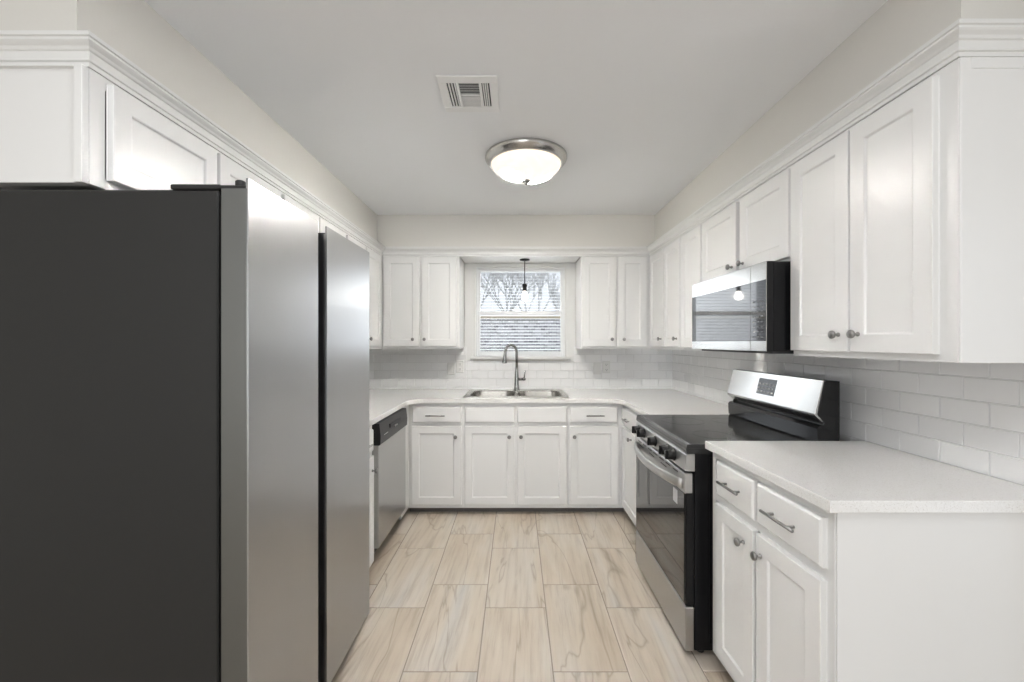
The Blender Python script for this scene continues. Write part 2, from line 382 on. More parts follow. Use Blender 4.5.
# ------------------------------------------------------------------ crown moulding, mitred along the cabinet fronts
FX, FY = 1.17, 3.652   # face-frame planes of the upper cabinets
YL, YR = 1.146, 1.1055  # near ends of the left and right upper runs
prof = [(-0.05, 2.108), (0.004, 2.108), (0.004, 2.120), (0.009, 2.122), (0.009, 2.127), (0.007, 2.129), (0.008, 2.147),
        (0.013, 2.150), (0.017, 2.156), (0.025, 2.162), (0.029, 2.166), (0.029, 2.172), (0.034, 2.174), (0.034, 2.1845), (-0.05, 2.1845)]
def sweep(path, prof, closed=False):
    P = [Vector((p[0], p[1])) for p in path]; loops = []
    for i, p in enumerate(P):
        n = Vector((0, 0)); 
        ds = []
        if i > 0: ds.append((P[i]-P[i-1]).normalized())
        if i < len(P)-1: ds.append((P[i+1]-P[i]).normalized())
        ns = [Vector((d.y, -d.x)) for d in ds]   # right-hand side of travel = room side
        n = ns[0] if len(ns) == 1 else (ns[0]+ns[1])/(1+ns[0].dot(ns[1]))
        loops.append([(p.x+n.x*o, p.y+n.y*o, z) for o, z in prof])
    return loops
def crown(name, path):
    o = MB().loft(sweep(path, prof)).build(name, M['trim'], kind='structure'); return o
# travelling so the room is on the right-hand side
# prof offset <0 goes behind the frame: stays inside the cabinet top
crown('trim_1', [(-XW+0.002, YL), (-FX, YL), (-FX, FY), (FX, FY), (FX, YR), (XW-0.002, YR)])
# board closing the nook over the window
t = MB(); t.box(-0.492, 0.567, FY+0.052, YB-0.001, 2.113, 2.132, 0.002); t.build('trim_2', M['trim'], kind='structure')
t = MB(); t.box(-0.492, WX0-0.027, YB-0.006, YB-0.0005, 1.177, 2.112, 0.001); t.box(WX1+0.027, 0.567, YB-0.006, YB-0.0005, 1.177, 2.112, 0.001); t.box(WX0-0.027, WX1+0.027, YB-0.006, YB-0.0005, WZ1+0.0265, 2.112); t.build('trim_3', M['trim'], kind='structure')
# baseboard in the dining end (behind the camera)
MB().box(-2.8, -2.785, -3.4, 1.15, 0, 0.1, 0.003).build('baseboard_left', M['trim'], kind='structure')

# ------------------------------------------------------------------ kitchen window
wj = MB()
# casing round the opening
cw = 0.026
wj.box(WX0-cw, WX0, YB-0.016, YB-0.0005, WZ0, WZ1+cw, 0.003)
wj.box(WX1, WX1+cw, YB-0.016, YB-0.0005, WZ0, WZ1+cw, 0.003)
wj.box(WX0, WX1, YB-0.016, YB-0.0005, WZ1, WZ1+cw, 0.003)
window = wj.build('window_1', M['trim'], kind='structure')
MB().box(WX0-0.045, WX1+0.045, YB-0.05, YB+0.02, WZ0-0.021, WZ0+0.002, 0.004).build('window_sill', M['trim'], window)
f = MB()
f.box(WX0+.0005, WX0+0.018, YB+0.012, YB+0.12, WZ0+.003, WZ1, 0.002); f.box(WX1-0.018, WX1-.0005, YB+0.012, YB+0.12, WZ0+.003, WZ1, 0.002)
f.box(WX0+0.018, WX1-0.018, YB+0.012, YB+0.12, WZ1-0.014, WZ1-.0005, 0.002); f.box(WX0+0.018, WX1-0.018, YB+0.022, YB+0.12, WZ0+0.003, WZ0+0.018, 0.002)
f.build('window_frame', M['vinyl'], window)
def sash(name, z0, z1, y, bt, tp):
    s = MB(); x0, x1 = WX0+0.018, WX1-0.018; st = 0.022
    s.box(x0, x0+st, y, y+0.03, z0, z1, 0.003); s.box(x1-st, x1, y, y+0.03, z0, z1, 0.003)
    s.box(x0+st, x1-st, y, y+0.03, z0, z0+bt, 0.003); s.box(x0+st, x1-st, y, y+0.03, z1-tp, z1, 0.003)
    o = s.build(name, M['vinyl'], window)
    MB().box(x0+st-0.003, x1-st+0.003, y+0.013, y+0.017, z0+bt-0.003, z1-tp+0.003).build('glass_pane', M['pane'], o)
sash('window_sash', 1.619, WZ1-0.014, YB+0.052, 0.036, 0.022)
sash('window_sash', WZ0+0.018, 1.655, YB+0.020, 0.035, 0.036)
s = MB(); s.box(-0.01, 0.10, YB+0.010, YB+0.020, 1.643, 1.653, 0.002); s.build('sash_lock', M['vinyl'], window)
# horizontal blind outside face of sashes (between frame and outer pane)
bl = thing('window_blind', 'white horizontal slat blind filling the window above the sink', 'blind', (0.042, YB+0.105, WZ0+0.02))
s = MB(); zz = 0.02; k = 0
while zz < 0.80:
    ang = math.radians(17)
    c, sn = math.cos(ang)*0.0125, math.sin(ang)*0.0125
    s.prism([(-c, zz-sn), (0, zz+0.0015), (c, zz+sn), (c, zz+sn+0.0012), (0, zz+0.0032), (-c, zz-sn+0.0012)], -0.402, 0.402, 'x')
    zz += 0.0300; k += 1
s.build('slats', M['slat'], bl)
MB().box(-0.403, 0.403, -0.013, 0.013, 0.805, 0.828, 0.002).build('head_rail', M['slat'], bl)
MB().box(-0.403, 0.403, -0.011, 0.011, -0.004, 0.008, 0.002).build('bottom_rail', M['slat'], bl)
for x in (-0.27, 0.0, 0.27):
    MB().tube([(x, -0.0145, 0.0), (x, -0.0145, 0.81)], 0.0008, 5).build('ladder_cord', M['slat'], bl)

# outside
MB().box(-30, 30, 4.4, 40, -0.5, -0.4).build('ground_outside', M['grass'], kind='structure')
g = thing('garden_wall', 'pale brick garden wall with a tan coping seen through the blind', 'wall', (0, 8.5, -0.4))
MB().box(-6, 6, 0, 0.2, 0, 2.23).build('brickwork', M['brick'], g)
MB().box(-6, 6, -0.05, 0.25, 2.23, 2.29, 0.01).build('coping', M['tan'], g)
tr = MB()
def branch(p, d, l, r, depth):
    q = p + d*l; mid = p + d*l*0.5 + Vector((random.uniform(-1, 1), random.uniform(-1, 1), 0))*l*0.06
    tr.tube([p, mid, q], [r, r*0.85, r*0.7], 6)
    if depth == 0: return
    for k in range(3):
        nd_ = (d + Vector((random.uniform(-.8, .8), random.uniform(-.4, .4), random.uniform(-.1, .5)))).normalized()
        branch(q - d*l*random.uniform(0, .3), nd_, l*random.uniform(.6, .8), r*0.62, depth-1)
branch(Vector((0, 0, 0)), Vector((0.05, 0, 1)), 1.6, 0.06, 6)
tro = tr.build('bare_tree', M['bark'], loc=(-0.9, 11, -0.4)); tro['label'] = 'bare leafless tree beyond the garden wall, seen through the blind'; tro['category'] = 'tree'; tro['group'] = 'bare trees beyond the garden wall'

for tx, ty, rz_, sc_, lb in ((1.3, 10.3, 2.1, 0.9, 'bare leafless tree at the right beyond the garden wall'), (0.3, 12.5, 4.0, 1.1, 'bare leafless tree farthest back, between the two others')):
    t2 = tro.copy(); COL.objects.link(t2); t2.location = (tx, ty, -0.4); t2.rotation_euler = (0, 0, rz_); t2.scale = (sc_,)*3; t2['label'] = lb
tro['label'] = 'bare leafless tree at the left beyond the garden wall'
# ------------------------------------------------------------------ cabinets
# local frame of a cabinet: x along the front (left to right when facing it), y into the cabinet, front face frame at y = 0
DOORP = [(0, -0.0015), (0.0015, -0.003), (0.0015, -0.018), (0.0035, -0.020)]
def knob(parent, x, z):
    k = MB(); k.lathe([(0.0075, 0.001), (0.0078, -0.003), (0.0048, -0.006), (0.0042, -0.013), (0.0080, -0.017), (0.0135, -0.020),
                       (0.0150, -0.024), (0.0138, -0.029), (0.008, -0.032), (0.0, -0.033)], (x, -0.0205, z), 'y', 20)
    return k.build('knob', M['nickel'], parent)
def bar_pull(parent, x, z, L=0.15):
    k = MB(); y = -0.0205
    k.tube([(x-L/2, y-0.024, z), (x+L/2, y-0.024, z)], 0.0052, 12)
    for s in (-1, 1): k.tube([(x+s*L*0.32, y+0.0005, z), (x+s*L*0.32, y-0.023, z)], 0.0045, 10)
    return k.build('bar_pull', M['nickel'], parent)
def shaker_door(parent, x0, x1, z0, z1, knob_at=None, st=0.058):
    d = MB(); st = min(st, (x1-x0)*0.27)
    d.panel(x0, x1, z0, z1, DOORP + [(st, -0.020), (st+0.003, -0.0185), (st+0.006, -0.0135), (st+0.009, -0.0125)], -0.0003)
    o = d.build('door', M['cab'], parent)
    if knob_at: knob(o, *knob_at)
    return o
def drawer(parent, x0, x1, z0, z1, pull=None, L=0.15):
    d = MB(); d.panel(x0, x1, z0, z1, [(0, -0.0015), (0.0015, -0.003), (0.0015, -0.013), (0.008, -0.019), (0.010, -0.0195)], -0.0003)
    o = d.build('drawer', M['cab'], parent)
    if pull: bar_pull(o, pull[0], pull[1], L)
    return o
def cabinet(name, label, group, loc, rz, Wd, D, z0, z1, stiles, rails, toe=0.0, poly=None, open_top=False):
    """stiles: x ranges, rails: z ranges of the face frame. z0,z1 relative to the root's z"""
    c = thing(name, label, 'cabinet', loc, rz, group)
    t = 0.016; b = MB()
    if poly is None:
        b.box(0, t, 0.019, D, z0, z1); b.box(Wd-t, Wd, 0.019, D, z0, z1)
        b.box(t, Wd-t, 0.019, D-0.008, z0+0.012, z0+0.012+t)
        if not open_top: b.box(t, Wd-t, 0.019, D-0.008, z1-t, z1)
        b.box(t, Wd-t, D-0.008, D, z0, z1)
    else:
        b.prism(poly, z0+0.0, z0+t); b.prism(poly, z1-t, z1)
        b.prism([poly[0], (poly[0][0]+0.016, poly[0][1]), (poly[3][0]+0.016, poly[3][1]), poly[3]], z0+t, z1-t)
        b.prism([poly[1], poly[2], (poly[2][0]-0.016, poly[2][1]), (poly[1][0]-0.016, poly[1][1])], z0+t, z1-t)
    b.build('carcass', M['cab'], c)
    f = MB()
    for x0, x1 in stiles: f.box(x0, x1, 0, 0.019, z0, z1, 0.001)
    for i, (a, q) in enumerate(rails):
        xs = sorted(stiles)
        for (s0, s1), (s2, s3) in zip(xs[:-1], xs[1:]): f.box(s1-.0005, s2+.0005, 0.0004, 0.0185, a, q)
    f.build('face_frame', M['cab'], c)
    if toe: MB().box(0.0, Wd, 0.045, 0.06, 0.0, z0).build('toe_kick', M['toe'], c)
    return c

UB, UT = 1.300, 2.106      # upper cabinets bottom and top (frame)
DB, DT = 1.320, 2.092      # upper doors
def upper(label, group, loc, rz, Wd, doors, stiles, z0=UB, D=0.325, name='wall_cabinet', db=DB, kz=1.382, dt=DT):
    c = cabinet(name, label, group, loc, rz, Wd, D, z0, UT+0.001, stiles, [(z0, z0+0.03), (UT-0.035, UT)])
    for d in doors:
        shaker_door(c, d[0], d[1], db, dt, (d[2], kz) if d[2] is not None else None)
    return c
RR, RL = -PI/2, PI/2
GU = 'white shaker wall cabinets under the crown moulding'
# right run: local x = (far end) - Y
def right_x(yfar): return lambda y: yfar - y
f = right_x(1.762)
c = upper('tall white two-door wall cabinet at right, nearest the camera, right of the microwave', GU, (FX, 1.762, 0), RR, 1.762-YR,
      [(f(1.7545), f(1.449), f(1.490)), (f(1.4435), f(1.153), f(1.405))], [(0, 0.03), (f(1.153)-0.02, 1.762-YR)])
# framed end panel facing the camera
e = MB(); xw = 1.762-YR
e.box(xw+0.0002, xw+0.004, 0.030, 0.324, UB, UT); e.box(xw, xw+0.006, 0.0, 0.030, UB, UT, 0.0015); e.box(xw+0.0002, xw+0.006, 0.030, 0.324, UT-0.03, UT, 0.001)
e.build('end_panel', M['cab'], c)
f = right_x(2.594)
upper('short white two-door cabinet mounted directly over the microwave', GU, (FX, 2.594, 0), RR, 2.594-1.764,
      [(f(2.588), f(2.187), f(2.225)), (f(2.151), f(1.767), f(2.118))], [(0, 0.035), (f(2.187)-0.02, f(2.187)+0.012), (0.80, 0.83)], z0=1.704, db=1.716, kz=1.755)
# dark reveal beside the second door comes from the open frame between the stiles
f = right_x(2.935)
upper('narrow white single-door wall cabinet just beyond the microwave', GU, (FX, 2.935, 0), RR, 2.935-2.596,
      [(f(2.922), f(2.612), f(2.645))], [(0, 0.035), (0.305, 0.339)])
f = right_x(FY-0.001)
upper('white two-door wall cabinet on the right wall, beside the back corner', GU, (FX, FY-0.001, 0), RR, FY-0.001-2.937,
      [(f(3.60), f(3.272), f(3.312)), (f(3.257), f(2.953), f(2.993))], [(0, 0.05), (0.37, 0.41), (0.68, 0.714)])
# back run
DBK = YB-FY-0.009
f = lambda px: (px-516)*(FY-0.02)/418
xl = -1.49
upper('white two-door wall cabinet on the back wall, left of the window', GU, (xl, FY, 0), 0, -0.494-xl,
      [(f(383.2)-xl, f(419.4)-xl, f(413.2)-xl), (f(421.6)-xl, f(456.4)-xl, f(424.8)-xl)], [(0, f(383.2)-xl+0.02), (f(419.4)-xl-.02, f(421.6)-xl+.02), (f(456.4)-xl-.01, -0.494-xl)], D=DBK, dt=2.103)
xl = 0.569
upper('white two-door wall cabinet on the back wall, right of the window', GU, (xl, FY, 0), 0, 1.49-xl,
      [(f(582.6)-xl, f(616.2)-xl, f(611.6)-xl), (f(618.0)-xl, f(647.3)-xl, f(623.6)-xl)], [(0, f(582.6)-xl+0.02), (f(616.2)-xl-.02, f(618.0)-xl+.02), (f(647.3)-xl-.02, 1.49-xl)], D=DBK, dt=2.103)
# left run: local x = Y - y0
LZ0 = 1.790
def left_x(y0): return lambda y: y - y0
f = left_x(YL)
c = upper('short white cabinet above the refrigerator, its framed end facing the camera', GU, (-FX, YL, 0), RL, 2.062-YL,
      [(f(1.193), f(1.612), None), (f(1.624), f(2.050), None)], [(0, 0.045), (f(1.612)-.02, f(1.624)+.02), (f(2.05)-.02, 2.062-YL)], z0=LZ0, db=1.815)
e = MB(); e.box(-0.0195, -0.0005, 0.0, 0.024, LZ0-0.002, UT, 0.0015); e.box(-0.0195, -0.0005, 0.024, 0.324, UT-0.006, UT, 0.001); e.box(-0.008, -0.0005, 0.024, 0.324, LZ0, UT-0.006)
e.build('end_panel', M['cab'], c)
f = left_x(2.064)
upper('white two-door wall cabinet on the left wall, top showing behind the refrigerator', GU, (-FX, 2.064, 0), RL, 2.845-2.064,
      [(f(2.078), f(2.446), f(2.41)), (f(2.456), f(2.832), f(2.49))], [(0, 0.03), (f(2.446)-.02, f(2.456)+.02), (0.755, 0.781)])
f = left_x(2.847)
upper('white two-door wall cabinet on the left wall, beside the back corner', GU, (-FX, 2.847, 0), RL, FY-0.001-2.847,
      [(f(2.86), f(3.205), f(3.17)), (f(3.215), f(3.565), f(3.25))], [(0, 0.03), (f(3.205)-.02, f(3.215)+.02), (f(3.565)-.02, FY-0.001-2.847)])

# base cabinets
GB = 'white shaker base cabinets under the worktops'
BT = 0.877
BFY = 3.300
kx = 3.28/418
def bx(px): return (px-516)*kx
def base(label, loc, rz, Wd, D, stiles, rails=None, name='base_cabinet'):
    return cabinet(name, label, GB, loc, rz, Wd, D, 0.048, BT, stiles, rails or [(0.048, 0.09), (0.695, 0.725), (0.843, BT)], toe=0.048, open_top=name.startswith('sink'))
BD = YB-BFY-0.012
x0, x1 = -0.85, -0.4175
c = base('white base cabinet left of the sink doors, one pull drawer over one door', (x0, BFY, 0), 0, x1-x0, BD, [(0, 0.045), (bx(461.5)-x0-.02, x1-x0)])
drawer(c, bx(411.6)-x0, bx(461.6)-x0, 0.722, 0.850, (bx(435.6)-x0, 0.781), 0.150)
shaker_door(c, bx(411.2)-x0, bx(461.4)-x0, 0.078, 0.698, (bx(455.8)-x0, 0.616))
x0, x1 = -0.4165, 0.4115
c = base('wide white sink base cabinet with two doors under two plain false drawers', (x0, BFY, 0), 0, x1-x0, BD, [(0, 0.04), (bx(514.9)-x0-.02, bx(517)-x0+.02), (0.79, 0.828)], name='sink_base_cabinet')
drawer(c, bx(464.7)-x0, bx(514.9)-x0, 0.722, 0.850); drawer(c, bx(517)-x0, bx(567)-x0, 0.722, 0.850)
shaker_door(c, bx(464.7)-x0, bx(514.9)-x0, 0.078, 0.698, (bx(509.3)-x0, 0.616))
shaker_door(c, bx(517)-x0, bx(567)-x0, 0.078, 0.698, (bx(521)-x0, 0.616))
x0, x1 = 0.4125, 0.862
c = base('white base cabinet right of the sink doors, one pull drawer over one door', (x0, BFY, 0), 0, x1-x0, BD, [(0, 0.03), (bx(618)-x0-.02, x1-x0)])
drawer(c, bx(570)-x0, bx(618.0)-x0, 0.722, 0.850, (bx(595)-x0, 0.781), 0.140)
shaker_door(c, bx(570)-x0, bx(618.8)-x0, 0.078, 0.698, (bx(574.2)-x0, 0.616))
# right side between range and corner
y1 = BFY-0.0015; f = right_x(y1); RX = 0.848
c = base('white base cabinet between the back corner and the far side of the range', (RX, y1, 0), RR, y1-2.556, XW-RX-0.012, [(0, 0.03), (0.70, y1-2.556)])
drawer(c, f(3.275), f(2.60), 0.722, 0.850, (f(3.10), 0.775), 0.13)
shaker_door(c, f(3.275), f(2.60), 0.078, 0.698, (f(3.0), 0.655))
# left side, between refrigerator and dishwasher
c = base('narrow white base cabinet between the refrigerator and the dishwasher', (-0.848, 2.085, 0), RL, 2.462-2.085, XW-0.848-0.012, [(0, 0.03), (0.347, 0.377)])
drawer(c, 0.02, 0.355, 0.722, 0.850, (0.19, 0.781), 0.13)
shaker_door(c, 0.02, 0.355, 0.078, 0.698, (0.32, 0.616))
# near right base cabinet, front very slightly out of square
A = Vector((0.834, 1.772)); B = Vector((0.859, 1.126)); ex = (B-A).normalized(); Wn = (B-A).length
rzn = math.atan2(ex.y, ex.x); ey = Vector((-ex.y, ex.x))
def loc2(x, y): v = Vector((x, y))-A; return (v.dot(ex), v.dot(ey))
poly = [loc2(0.834, 1.772), loc2(0.859, 1.126), loc2(1.488, 1.125), loc2(1.488, 1.772)]
poly = [(poly[0][0]+0.0, poly[0][1]+0.019), (poly[1][0], poly[1][1]+0.019), poly[2], poly[3]]
NB = 0.899
c = cabinet('base_cabinet', 'white base cabinet at right nearest the camera, two drawers over two doors', GB, (A.x, A.y, 0), rzn, Wn, 0.6, 0.048, NB,
            [(0, 0.025), (0.612, Wn)], [(0.048, 0.09), (0.697, 0.730), (0.87, NB)], toe=0.048, poly=poly)
def nx(px, X0=0.84, tilt=None):
    # position along the tilted front (door face plane) seen at pixel column px
    k = (px-516)/418
    P = A - ey*0.020
    # (P + ex*s).x = k * (P + ex*s).y
    s = (k*P.y - P.x)/(ex.x - k*ex.y)
    return s
drawer(c, nx(715.4), nx(752.6), 0.730, 0.872, (nx(732.5), 0.803), 0.135)
drawer(c, nx(755.6), nx(820.8), 0.730, 0.872, (nx(783), 0.800), 0.150)
shaker_door(c, nx(714.6), nx(752.8), 0.085, 0.698, (nx(752.8)-0.055, 0.632), 0.055)
shaker_door(c, nx(755.4), nx(820.8), 0.085, 0.698, (nx(755.4)+0.03, 0.632), 0.060)
ep = [loc2(0.8615, 1.1255), loc2(0.8615, 1.1205), loc2(1.488, 1.1205), loc2(1.488, 1.1255)]
MB().prism(ep, 0.0, NB).build('end_panel', M['cab'], c)
ms = MB(); ms.box(0.28, 0.2965, 0.0005, 0.0185, 0.698, NB-0.02); ms.build('drawer_divider', M['cab'], c)
# filler beside dishwasher at the back-left corner
fl = MB(); fl.box(-0.866, -0.848, 3.083, 3.299, 0.048, BT, 0.001)
fo = fl.build('filler_strip', M['cab']); fo['label'] = 'white filler strip between dishwasher and back corner cabinet'; fo['category'] = 'filler panel'

# ------------------------------------------------------------------ worktops
def arc(cx, cy, r, a0, a1, n=8): return [(cx+r*math.cos(a0+(a1-a0)*k/n), cy+r*math.sin(a0+(a1-a0)*k/n)) for k in range(n+1)]
CE, CL, CR = 3.270, -0.825, 0.822
r = 0.125; g = 0.010
outl = [(-XW+g, 2.075), (CL, 2.075)] + arc(CL+r, CE-r, r, PI, PI/2) + arc(CR-r, CE-r, r, PI/2, 0) + [(CR, 2.553), (XW-g, 2.553), (XW-g, YB-g), (-XW+g, YB-g)]
SX, SY0, SY1 = 0.0015, 3.330, 3.882
hole = [(p[0], p[1]) for p in rrect(SX, (SY0+SY1)/2, 0.79, 0.50, 0.05, 0)]
CT, CH = 0.912, 0.0165
me = slab_mesh('worktop', [outl, hole], CT-CH, CH)
me.materials.append(M['quartz']); o = bpy.data.objects.new('worktop', me); COL.objects.link(o)
o['label'] = 'white quartz worktop in a U around the sink and back wall'; o['category'] = 'worktop'; o['group'] = 'white quartz worktops'
NT, NH = 0.935, 0.0165
me = slab_mesh('worktop', [[(0.806, 1.782), (0.831, 1.106), (XW-g, 1.106), (XW-g, 1.782)]], NT-NH, NH)
me.materials.append(M['quartz']); o = bpy.data.objects.new('worktop', me); COL.objects.link(o)
o['label'] = 'white speckled quartz worktop at right in front of the range'; o['category'] = 'worktop'; o['group'] = 'white quartz worktops'

# ------------------------------------------------------------------ sink and faucet
sk = thing('kitchen_sink', 'drop-in stainless steel double-bowl sink set in the back worktop', 'sink', (SX, (SY0+SY1)/2, CT))
hd = (SY1-SY0)/2
def shift(L, dx=0, dy=0): return [(p[0]+dx, p[1]+dy) for p in L]
outer = [(p[0], p[1]) for p in rrect(0, 0, 0.858, 2*hd, 0.03, 0)]
bw, bh = 0.368, 0.405; bc = -0.035
holes = [[(p[0], p[1]) for p in rrect(s*0.197, bc, bw, bh, 0.085, 0, 8)] for s in (-1, 1)]
me = slab_mesh('rim', [outer]+holes, 0.0035, 0.003, 0.0012); me.materials.append(M['sink'])
o = bpy.data.objects.new('rim', me); COL.objects.link(o); o.parent = sk
for s in (-1, 1):
    b = MB(); cx = s*0.197
    Ls = [rrect(cx, bc, bw+0.004, bh+0.004, 0.086, 0.0035, 8), rrect(cx, bc, bw-0.004, bh-0.004, 0.083, -0.006, 8), rrect(cx, bc, bw-0.014, bh-0.014, 0.08, -0.15, 8),
          rrect(cx, bc, bw-0.03, bh-0.03, 0.075, -0.175, 8), rrect(cx, bc, bw-0.07, bh-0.07, 0.06, -0.185, 8)]
    b.loft(Ls, False, True, smooth=True); b.build('bowl', M['sink'], sk)
    MB().lathe([(0.045, -0.1845), (0.044, -0.181), (0.035, -0.1815), (0.0, -0.183)], (cx, bc, 0), 'z').build('drain', M['chrome'], sk)
fc = thing('faucet', 'tall brushed-nickel gooseneck pull-down faucet behind the sink', 'faucet', (0.006, 3.845, CT+0.0066))
b = MB(); b.lathe([(0.029, 0), (0.029, 0.006), (0.0235, 0.012), (0.0205, 0.05), (0.019, 0.12), (0.0145, 0.17), (0.013, 0.2)], (0, 0, 0), 'z'); b.build('body', M['chrome'], fc)
path = [(0, 0, 0.19), (0, 0, 0.33)]
for k in range(0, 13):
    a = PI*k/12*0.93; path.append((-0.052+0.052*math.cos(a), -0.01*k/12*3, 0.345+0.068*math.sin(a)))
b = MB(); b.tube(path, 0.0125, 14); b.build('spout', M['chrome'], fc)
e = Vector(path[-1]); b = MB(); b.tube([e, e+Vector((-0.003, -0.003, -0.03)), e+Vector((-0.006, -0.006, -0.075)), e+Vector((-0.009, -0.009, -0.108)), e+Vector((-0.009, -0.009, -0.113))], [0.0135, 0.0145, 0.017, 0.023, 0.021], 14)
b.build('spray_head', M['chrome'], fc)
b = MB(); b.tube([(0.012, 0, 0.098), (0.055, 0, 0.098)], [0.013, 0.012], 12); b.tube([(0.055, 0, 0.098), (0.075, 0, 0.10), (0.08, 0, 0.106)], [0.0145, 0.0145, 0.008], 12)
b.tube([(0.068, 0, 0.10), (0.073, 0, 0.14), (0.078, 0, 0.178)], [0.007, 0.006, 0.0045], 10); b.build('handle', M['chrome'], fc)

# ------------------------------------------------------------------ refrigerator
FXF = -0.7127; FY0, FY1 = 1.112, 2.032
fr = thing('refrigerator', 'side-by-side stainless steel refrigerator with charcoal side at left foreground', 'refrigerator', (-1.1, (FY0+FY1)/2, 0))
ox, oy = 1.1, -(FY0+FY1)/2   # world -> local
def L(x, y): return (x+ox, y+oy)
b = MB(); b.box(-1.47+ox, -0.803+ox, 1.126+oy, 2.024+oy, 0.03, 1.766, 0.004); b.build('cabinet_body', M['charcoal'], fr)
b = MB(); b.box(-0.803+ox, -0.784+ox, 1.136+oy, 2.014+oy, 0.06, 1.755); b.build('door_gasket', M['gasket'], fr)
def fdoor(y0, y1, near):
    # plan outline of a door, with a deep hand recess on the side of the centre channel
    zb, zt = 0.045, 1.764; xf, xb = FXF+ox, -0.784+ox
    a, c_ = y0+oy, y1+oy
    if near:   # channel on the far side
        pts = [(xb, a), (xf-0.004, a), (xf-0.001, a+0.001), (xf, a+0.004), (xf, c_-0.004), (xf-0.004, c_), (xf-0.014, c_), (xf-0.045, c_-0.02), (xb, c_-0.02)]
    else:
        pts = [(xb, a+0.02), (xf-0.045, a+0.02), (xf-0.012, a), (xf-0.004, a), (xf, a+0.004), (xf, c_-0.004), (xf-0.004, c_), (xb, c_)]
    b = MB(); b.prism(pts, zb, zt, 'z')
    for fce in b.bm.faces:
        n = fce.normal; fce.normal_update()
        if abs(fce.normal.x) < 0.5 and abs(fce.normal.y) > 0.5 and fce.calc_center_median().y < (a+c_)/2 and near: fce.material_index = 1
    sk_ = (a+0.0005, c_-0.0005)
    b.box(xf-0.0065, xf+0.0006, sk_[0], sk_[1], zb, 1.792, 0.0008)
    b.box(xb+0.004, xf-0.0065, a+0.004, c_-0.004, zt, zt+0.004, mi=2)
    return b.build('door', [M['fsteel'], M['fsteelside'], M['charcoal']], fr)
d1 = fdoor(FY0, 1.506, True); d2 = fdoor(1.574, FY1, False)
b = MB(); b.box(-0.784+ox, -0.765+ox, 1.488+oy, 1.592+oy, 0.05, 1.764); b.build('centre_channel', M['gasket'], fr)
# hinge covers on top
for yy in (1.122, 1.962):
    b = MB(); b.box(-0.93+ox, -0.795+ox, yy+oy, yy+0.06+oy, 1.766, 1.780, 0.003); b.lathe([(0.013, 1.768), (0.013, 1.792), (0.010, 1.795), (0, 1.795)], (-0.752+ox, yy+0.02+oy, 0), 'z', 16)
    b.box(-0.80+ox, -0.722+ox, yy+oy, yy+0.04+oy, 1.768, 1.777, 0.002); b.build('hinge_cover', M['charcoal'], fr)
b = MB(); b.box(-0.80+ox, -0.765+ox, 1.14+oy, 2.0+oy, 0.004, 0.042); b.build('base_grille', M['blackmatte'], fr)
for yy in (1.17, 1.98):
    for xx in (-0.83, -1.42):
        MB().lathe([(0.02, 0.0), (0.02, 0.012), (0.01, 0.013), (0.01, 0.032)], (xx+ox, yy+oy, 0), 'z', 16).build('foot', M['blackmatte'], fr)

# ------------------------------------------------------------------ dishwasher (local: x = world Y offset, front at y=0, facing +X)
DY0, DY1 = 2.470, 3.078
dw = thing('dishwasher', 'stainless steel dishwasher with black control panel left of the back cabinets', 'dishwasher', (-0.812, DY0, 0), RL)
Wd = DY1-DY0
b = MB(); b.box(0.004, Wd-0.004, 0.045, 0.60, 0.127, 0.868, 0.002); b.box(0.03, Wd-0.03, 0.117, 0.58, 0.0, 0.127); b.build('tub', M['blackmatte'], dw)
b = MB(); b.panel(0.003, Wd-0.003, 0.135, 0.742, [(0, 0.004), (0.003, 0.0), (0.012, -0.0005)], 0.043); b.build('door', M['dwsteel'], dw)
b = MB()
b.prism([(0.043, 0.744), (-0.004, 0.744), (-0.010, 0.75), (-0.012, 0.80), (-0.004, 0.872), (0.043, 0.874)], 0.001, Wd-0.001, 'x')
cp = b.build('control_panel', M['dkpanel'], dw)
b = MB(); b.box(0.18, 0.42, -0.0165, -0.006, 0.812, 0.838, 0.003); b.build('handle_pocket', M['blackmatte'], cp)
b = MB(); b.box(0.265, 0.335, -0.020, -0.0105, 0.803, 0.812, 0.002); b.build('latch', M['nickel'], cp)
b = MB(); 
for k in range(4): b.box(0.07+k*0.02, 0.08+k*0.02, -0.0128, -0.0105, 0.792, 0.797)
b.build('indicator_marks', M['label'], cp)
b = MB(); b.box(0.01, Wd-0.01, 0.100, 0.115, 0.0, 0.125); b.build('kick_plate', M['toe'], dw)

# ------------------------------------------------------------------ range (local: x = far -> near, y into the wall)
GX = 0.730; GY1, GY0 = 2.535, 1.792; GW = GY1-GY0
rg = thing('range', 'freestanding electric range, stainless and black, with smooth glass cooktop', 'range', (GX, GY1, 0), RR)
b = MB(); b.box(0.003, GW-0.003, 0.037, 0.71, 0.03, 0.898, 0.002)
for k in range(5): b.box(GW-0.003, GW-0.0005, 0.10+k*0.1, 0.14+k*0.1, 0.06, 0.86, 0.0008)
b.build('body', M['black'], rg)
